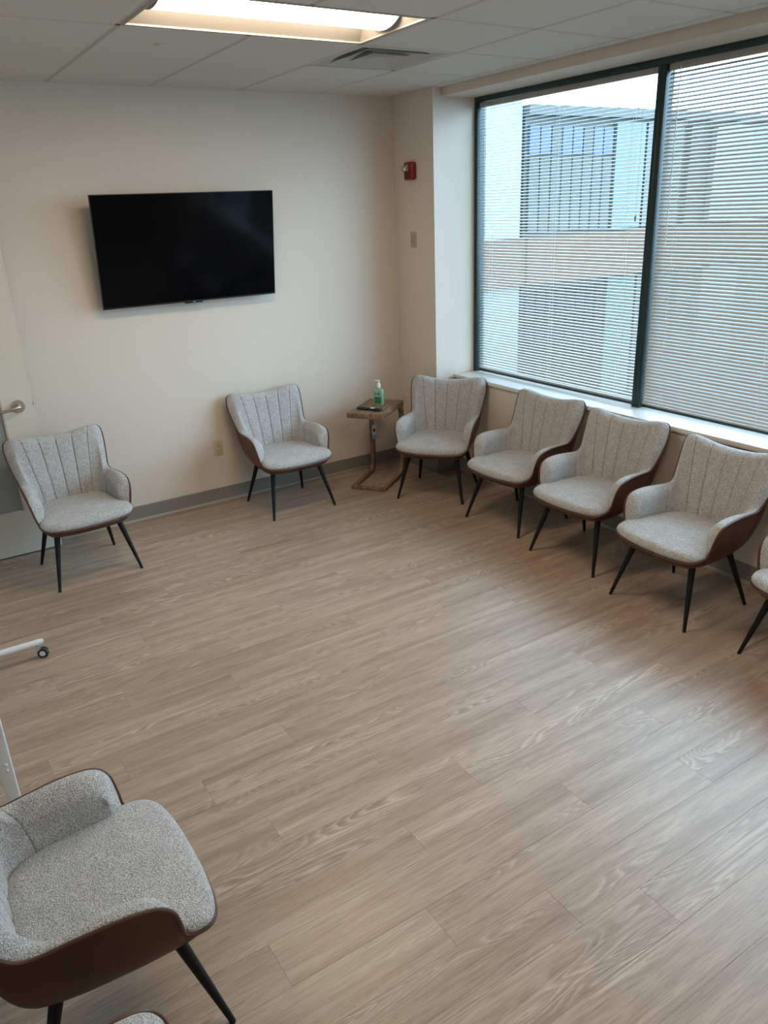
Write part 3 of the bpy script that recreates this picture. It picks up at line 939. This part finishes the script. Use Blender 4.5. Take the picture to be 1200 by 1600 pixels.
# ------------------------------------------------------------------ rolling stand at the left
def stand():
    r = empty('rolling_stand', (0.005, 2.62, 0)); tag(r, 'white metal rolling stand on casters at the left edge', 'stand')
    for yy in (0.0, 1.228):
        f = empty('foot', (0, yy, 0), parent=r)
        tube('foot_tube', [(-0.335, 0, 0.085), (0.300, 0, 0.085)], 0.0165, M['white_metal'], f, 16)
        tube('end_plug', [(0.298, 0, 0.085), (0.314, 0, 0.085)], 0.0145, M['tag_white'], f, 14)
        for xx in (-0.30, 0.285):
            c = empty('caster', (xx, yy, 0), parent=r)
            lathe('stem', [(0.012, 0.070), (0.012, 0.055), (0.017, 0.052), (0.017, 0.046)], M['chrome'], c, 14)
            prism('fork', [(-0.020, 0.050), (0.018, 0.050), (0.030, 0.020), (0.020, 0.016), (-0.006, 0.030)], -0.013, 0.013, 'Y', M['chrome'], c, 0.002)
            prism('brake_tab', [(0.014, 0.046), (0.046, 0.036), (0.046, 0.032), (0.016, 0.040)], -0.010, 0.010, 'Y', M['chrome'], c)
            w = lathe('wheel', [(0.010, -0.0155), (0.0255, -0.0155), (0.0270, -0.010), (0.0270, 0.010), (0.0255, 0.0155), (0.010, 0.0155)], M['rubber'], c, 28, axis='Y')
            w.location = (0.018, 0, 0.027)
            lathe('hub', [(0.0150, -0.0162), (0.0150, 0.0162)], M['tag_white'], w, 20, axis='Y')
            c.rotation_euler = (0, 0, math.radians(-25))
        bx = box('post', (-0.024, yy - 0.016, 0.10), (0.024, yy + 0.016, 1.90), M['white_metal'], r, 0.006, 3)
        for z in (0.272, 0.296):
            b = lathe('bolt', [(0.0068, 0.0), (0.006, -0.003), (0.003, -0.0045)], M['white_metal'], bx, 14, axis='Y'); b.location = (0.003, yy - 0.016, z)
        k = lathe('knob', [(0.012, 0.0), (0.016, -0.004), (0.016, -0.018), (0.010, -0.022)], M['black_plastic'], bx, 16, axis='Y'); k.location = (-0.006, yy - 0.016, 0.43)
    box('board', (-0.012, 0.02, 0.95), (0.012, 1.21, 1.88), M['white_plastic'], r, 0.003)
stand()

# ------------------------------------------------------------------ armchairs
RIM = [(0, .332, .800), (.112, .330, .806), (.222, .322, .824), (.272, .314, .822), (.296, .303, .793), (.298, .280, .725), (.286, .240, .640), (.275, .205, .583),
       (.276, .160, .564), (.284, .075, .568), (.293, -.020, .570), (.297, -.100, .557), (.294, -.138, .520), (.284, -.152, .462), (.273, -.160, .414),
       (.268, -.190, .393), (.250, -.234, .380), (.200, -.262, .373), (.100, -.276, .368), (0, -.279, .367)]
BASE = [(0, .188, .412), (.074, .187, .412), (.142, .178, .412), (.160, .172, .412), (.172, .165, .412), (.184, .152, .412), (.196, .135, .412), (.206, .112, .412),
        (.213, .080, .412), (.220, .030, .412), (.226, -.040, .412), (.230, -.090, .412), (.238, -.122, .412), (.249, -.138, .411), (.264, -.153, .408)]
BOT = [(0, .165, .312), (.07, .163, .312), (.125, .155, .312), (.145, .147, .312), (.160, .137, .312), (.172, .120, .312), (.182, .095, .312), (.190, .065, .312),
       (.196, .030, .312), (.200, -.020, .312), (.202, -.070, .312), (.202, -.110, .313), (.201, -.140, .315), (.199, -.155, .318), (.196, -.166, .320),
       (.192, -.180, .323), (.178, -.204, .326), (.145, -.224, .328), (.075, -.238, .328), (0, -.240, .328)]
TK = 14          # index of the kink where an arm meets the seat front
TA = 7.6         # back / arm border
def sym(K, t):
    t = np.asarray(t, float)
    Km = [(-p[0], p[1], p[2]) for p in K[:0:-1]] + list(K)
    P = catmull(Km, t + len(K) - 1)
    return P

SEAMS = [-2.15, -1.05, 0.0, 1.05, 2.15]
def upholstery(tcols, nrow=30):
    Rm, B = sym(RIM, tcols), sym(BASE, tcols)
    hv = (B - Rm).copy(); hv[:, 2] = 0
    hv /= np.linalg.norm(hv, axis=1)[:, None]
    D = Rm - B; L = np.linalg.norm(D, axis=1); d = D / L[:, None]
    k = np.clip(L / .13, 0, 1)[:, None]
    T = .056 * k
    nin = np.cross(d, np.cross(hv, d)); nin /= np.linalg.norm(nin, axis=1)[:, None]
    c = [Rm + hv * .003,
         Rm + hv * .12 * T + d * .007 * k,
         Rm + hv * .48 * T + d * .011 * k,
         Rm + hv * .86 * T + d * .001 * k,
         Rm + hv * 1.08 * T - d * .036 * k]
    c.append(c[4] * .66 + B * .34 + nin * .004 * k)
    c.append(c[4] * .28 + B * .72 + nin * .006 * k)
    c.append(B - np.array([0, 0, .02]))
    C = np.stack(c, 0)
    v = np.concatenate([np.linspace(0, 4, 15)[:-1], np.linspace(4, 7, nrow - 14)])
    out = np.stack([catmull(C, np.full((), vv)) if False else np.array([0]) for vv in v[:0]], 0) if False else None
    rows = []
    for vv in v:
        rows.append(catmull(C.transpose(0, 1, 2).reshape(8, -1), np.array([vv]))[0].reshape(-1, 3))
    P = np.stack(rows, 0)
    # channels: gentle puff with a narrow groove at each seam
    w = np.clip((v - 2.2) / 1.6, 0, 1)
    g = np.zeros(len(tcols))
    puff = np.zeros(len(tcols))
    for s in SEAMS:
        g += np.exp(-((tcols - s) / .045) ** 2)
    for a, b in zip(SEAMS[:-1], SEAMS[1:]):
        u = (tcols - a) / (b - a)
        puff += np.where((u > 0) & (u < 1), np.sin(np.pi * np.clip(u, 0, 1)) ** .6, 0)
    for s in (-TA, TA):
        g += np.exp(-((tcols - s) / .06) ** 2) * 0.9
    disp = -.0055 * g + .0035 * puff
    P += nin[None] * (disp[None, :] * w[:, None])[..., None]
    return P

def make_chair():
    r = empty('armchair')
    # outer leather shell
    n_half = len(RIM) - 1
    tl = np.linspace(-n_half, n_half, 261)[:-1]
    Rm, Bt = sym(RIM, tl), sym(BOT, tl)
    out = Rm * [1, 1, 0] - np.array([0, -.02, 0]); out /= np.linalg.norm(out, axis=1)[:, None]
    hgt = (Rm[:, 2] - Bt[:, 2])[:, None]
    c1 = Rm + out * .012 * np.clip(hgt / .2, 0, 1) + (Bt - Rm) * .30
    c2 = Bt + (Rm - Bt) * np.array([.78, .78, 0]) + np.array([0, 0, 1]) * (.10 * hgt)
    s = np.linspace(0, 1, 15)[:, None, None]
    P = (1 - s) ** 3 * Rm + 3 * (1 - s) ** 2 * s * c1 + 3 * (1 - s) * s ** 2 * c2 + s ** 3 * Bt
    sh = new_obj('shell', grid_mesh('shell', P, close_u=True), M['leather'], r)
    P2 = np.stack([Bt, Bt * [.96, .96, 1] - [0, 0, .004], Bt * [.5, .5, 1] - [0, 0, .005], Bt * [.02, .02, 1] - [0, 0, .005]], 0)
    new_obj('underside', grid_mesh('underside', P2, close_u=True), M['under'], r)
    # piping
    tp = np.linspace(-n_half, n_half, 201)[:-1]
    pp = sym(RIM, tp)
    tube('piping', (pp + np.stack([pp[:, 0] * .006, pp[:, 1] * .006, pp[:, 2] * 0], 1)).tolist(), 0.0060, M['piping'], r, 8, closed=True, smooth=None)
    # upholstered back and arms
    tb = np.unique(np.concatenate([np.arange(-3, 3.0001, .03), np.arange(-TA, -3, .08), np.arange(3, TA, .08), [TA]]))
    Pb = upholstery(tb)
    bk = new_obj('backrest', grid_mesh('backrest', Pb), M['fabric'], r)
    for sgn in (-1, 1):
        ta = np.concatenate([np.linspace(TA, TA + .3, 8)[:-1], np.linspace(TA + .3, TK, 70)])
        ta = ta if sgn > 0 else -ta[::-1]
        new_obj('armrest', grid_mesh('armrest', upholstery(ta)), M['fabric'], r)
    for sv in SEAMS + [-TA, TA]:
        Ps = upholstery(np.array([sv]))[13 if abs(sv) < 5 else 13:-2, 0]
        tube('seam', Ps.tolist(), 0.0014, M['seam'], bk, 5, smooth=None)
    # seat pad
    SO = [(0, .205), (.10, .203), (.168, .180), (.208, .130), (.228, .050), (.236, -.050), (.243, -.118), (.259, -.152), (.2655, -.188), (.249, -.231), (.199, -.258), (.10, -.2715), (0, -.2745)]
    SZ = [.38] * 6 + [.385, .402, .392, .381, .375, .370, .369]
    K = [(p[0], p[1], z) for p, z in zip(SO, SZ)]
    m = len(K) - 1
    ts = np.linspace(-m, m, 181)[:-1]
    O = sym(K, ts)
    ctr = np.array([0, -.035, 0])
    zt = .432 - .012 * np.clip((-O[:, 1] - .15) / .12, 0, 1)
    dirs = (O - ctr) * [1, 1, 0]; dirs /= np.linalg.norm(dirs, axis=1)[:, None]
    ell = dirs / np.sqrt((dirs[:, 0] / .236) ** 2 + (dirs[:, 1] / .238) ** 2)[:, None]
    rows = []
    for sc, fz in ((0.97, -.05), (1.0, 0.0), (1.022, .25), (1.024, .45), (1.010, .68), (.975, .88), (.94, .96), (.90, 1.0), (.84, 1.0), (.76, 1.0), (.66, 1), (.54, 1), (.40, 1), (.26, 1), (.13, 1), (.0004, 1)):
        bl = min(1, max(0, (.96 - sc) / .42)); bl = bl * bl * (3 - 2 * bl)
        q = ctr + ((O - ctr) * [1, 1, 0] * (1 - bl) + ell * bl) * sc
        zz = zt * (1 - bl) + .432 * bl
        q[:, 2] = O[:, 2] + (zz - O[:, 2]) * fz + .014 * (1 - min(sc, 1) ** 2)
        rows.append(q)
    new_obj('seat', grid_mesh('seat', np.stack(rows, 0), close_u=True), M['fabric'], r)
    # legs
    for sx in (-1, 1):
        for top, foot in (((.183, -.150, .335), (.2525, -.248, .004)), ((.172, .135, .335), (.237, .248, .004))):
            a = Vector((sx * top[0], top[1], top[2])); b = Vector((sx * foot[0], foot[1], foot[2]))
            lg = tube('leg', [a, a.lerp(b, .5), b], [.0185, .0135, .0085], M['leg'], r, 18)
            dv = (b - a).normalized()
            tube('foot_cap', [b - dv * .002, (b.x, b.y, 0.0)], [.0092, .0090], M['rubber'], lg, 14)
    return r

def copy_tree(o, parent=None):
    c = o.copy(); COL.objects.link(c); c.parent = parent
    for ch in o.children:
        copy_tree(ch, c)
    return c

proto = make_chair()
CHAIRS = [  # x, y, facing (deg), label
    (0.765, 4.826, -86.5, 'grey fabric and brown leather armchair in front of the open door'),
    (2.302, 5.045, -89.5, 'grey fabric and brown leather armchair against the back wall beside the side table'),
    (3.355, 4.560, -143.0, 'grey armchair angled in the corner between side table and window'),
    (3.443, 3.761, -176.0, 'grey armchair second from the corner in the row under the window'),
    (3.404, 3.062, -177.0, 'grey armchair third from the corner, below the window mullion'),
    (3.328, 2.330, 177.5, 'fourth armchair from the corner under the window, nearest one fully in view'),
    (3.348, 1.545, 177.5, 'armchair cut off by the right edge of the photo'),
    (0.120, 1.744, 0.4, 'large foreground armchair seen from above at lower left'),
    (0.015, 0.920, 0.0, 'armchair barely showing its arm at the bottom edge of the photo'),
]
kids = None
for i, (x, y, a, lab) in enumerate(CHAIRS):
    o = proto if i == 0 else copy_tree(proto)
    o.location = (x, y, 0)
    # local front is -Y
    o.rotation_euler = (0, 0, math.radians(a + 90))
    tag(o, lab, 'armchair', 'grey and brown armchairs')
bpy.context.view_layer.update()
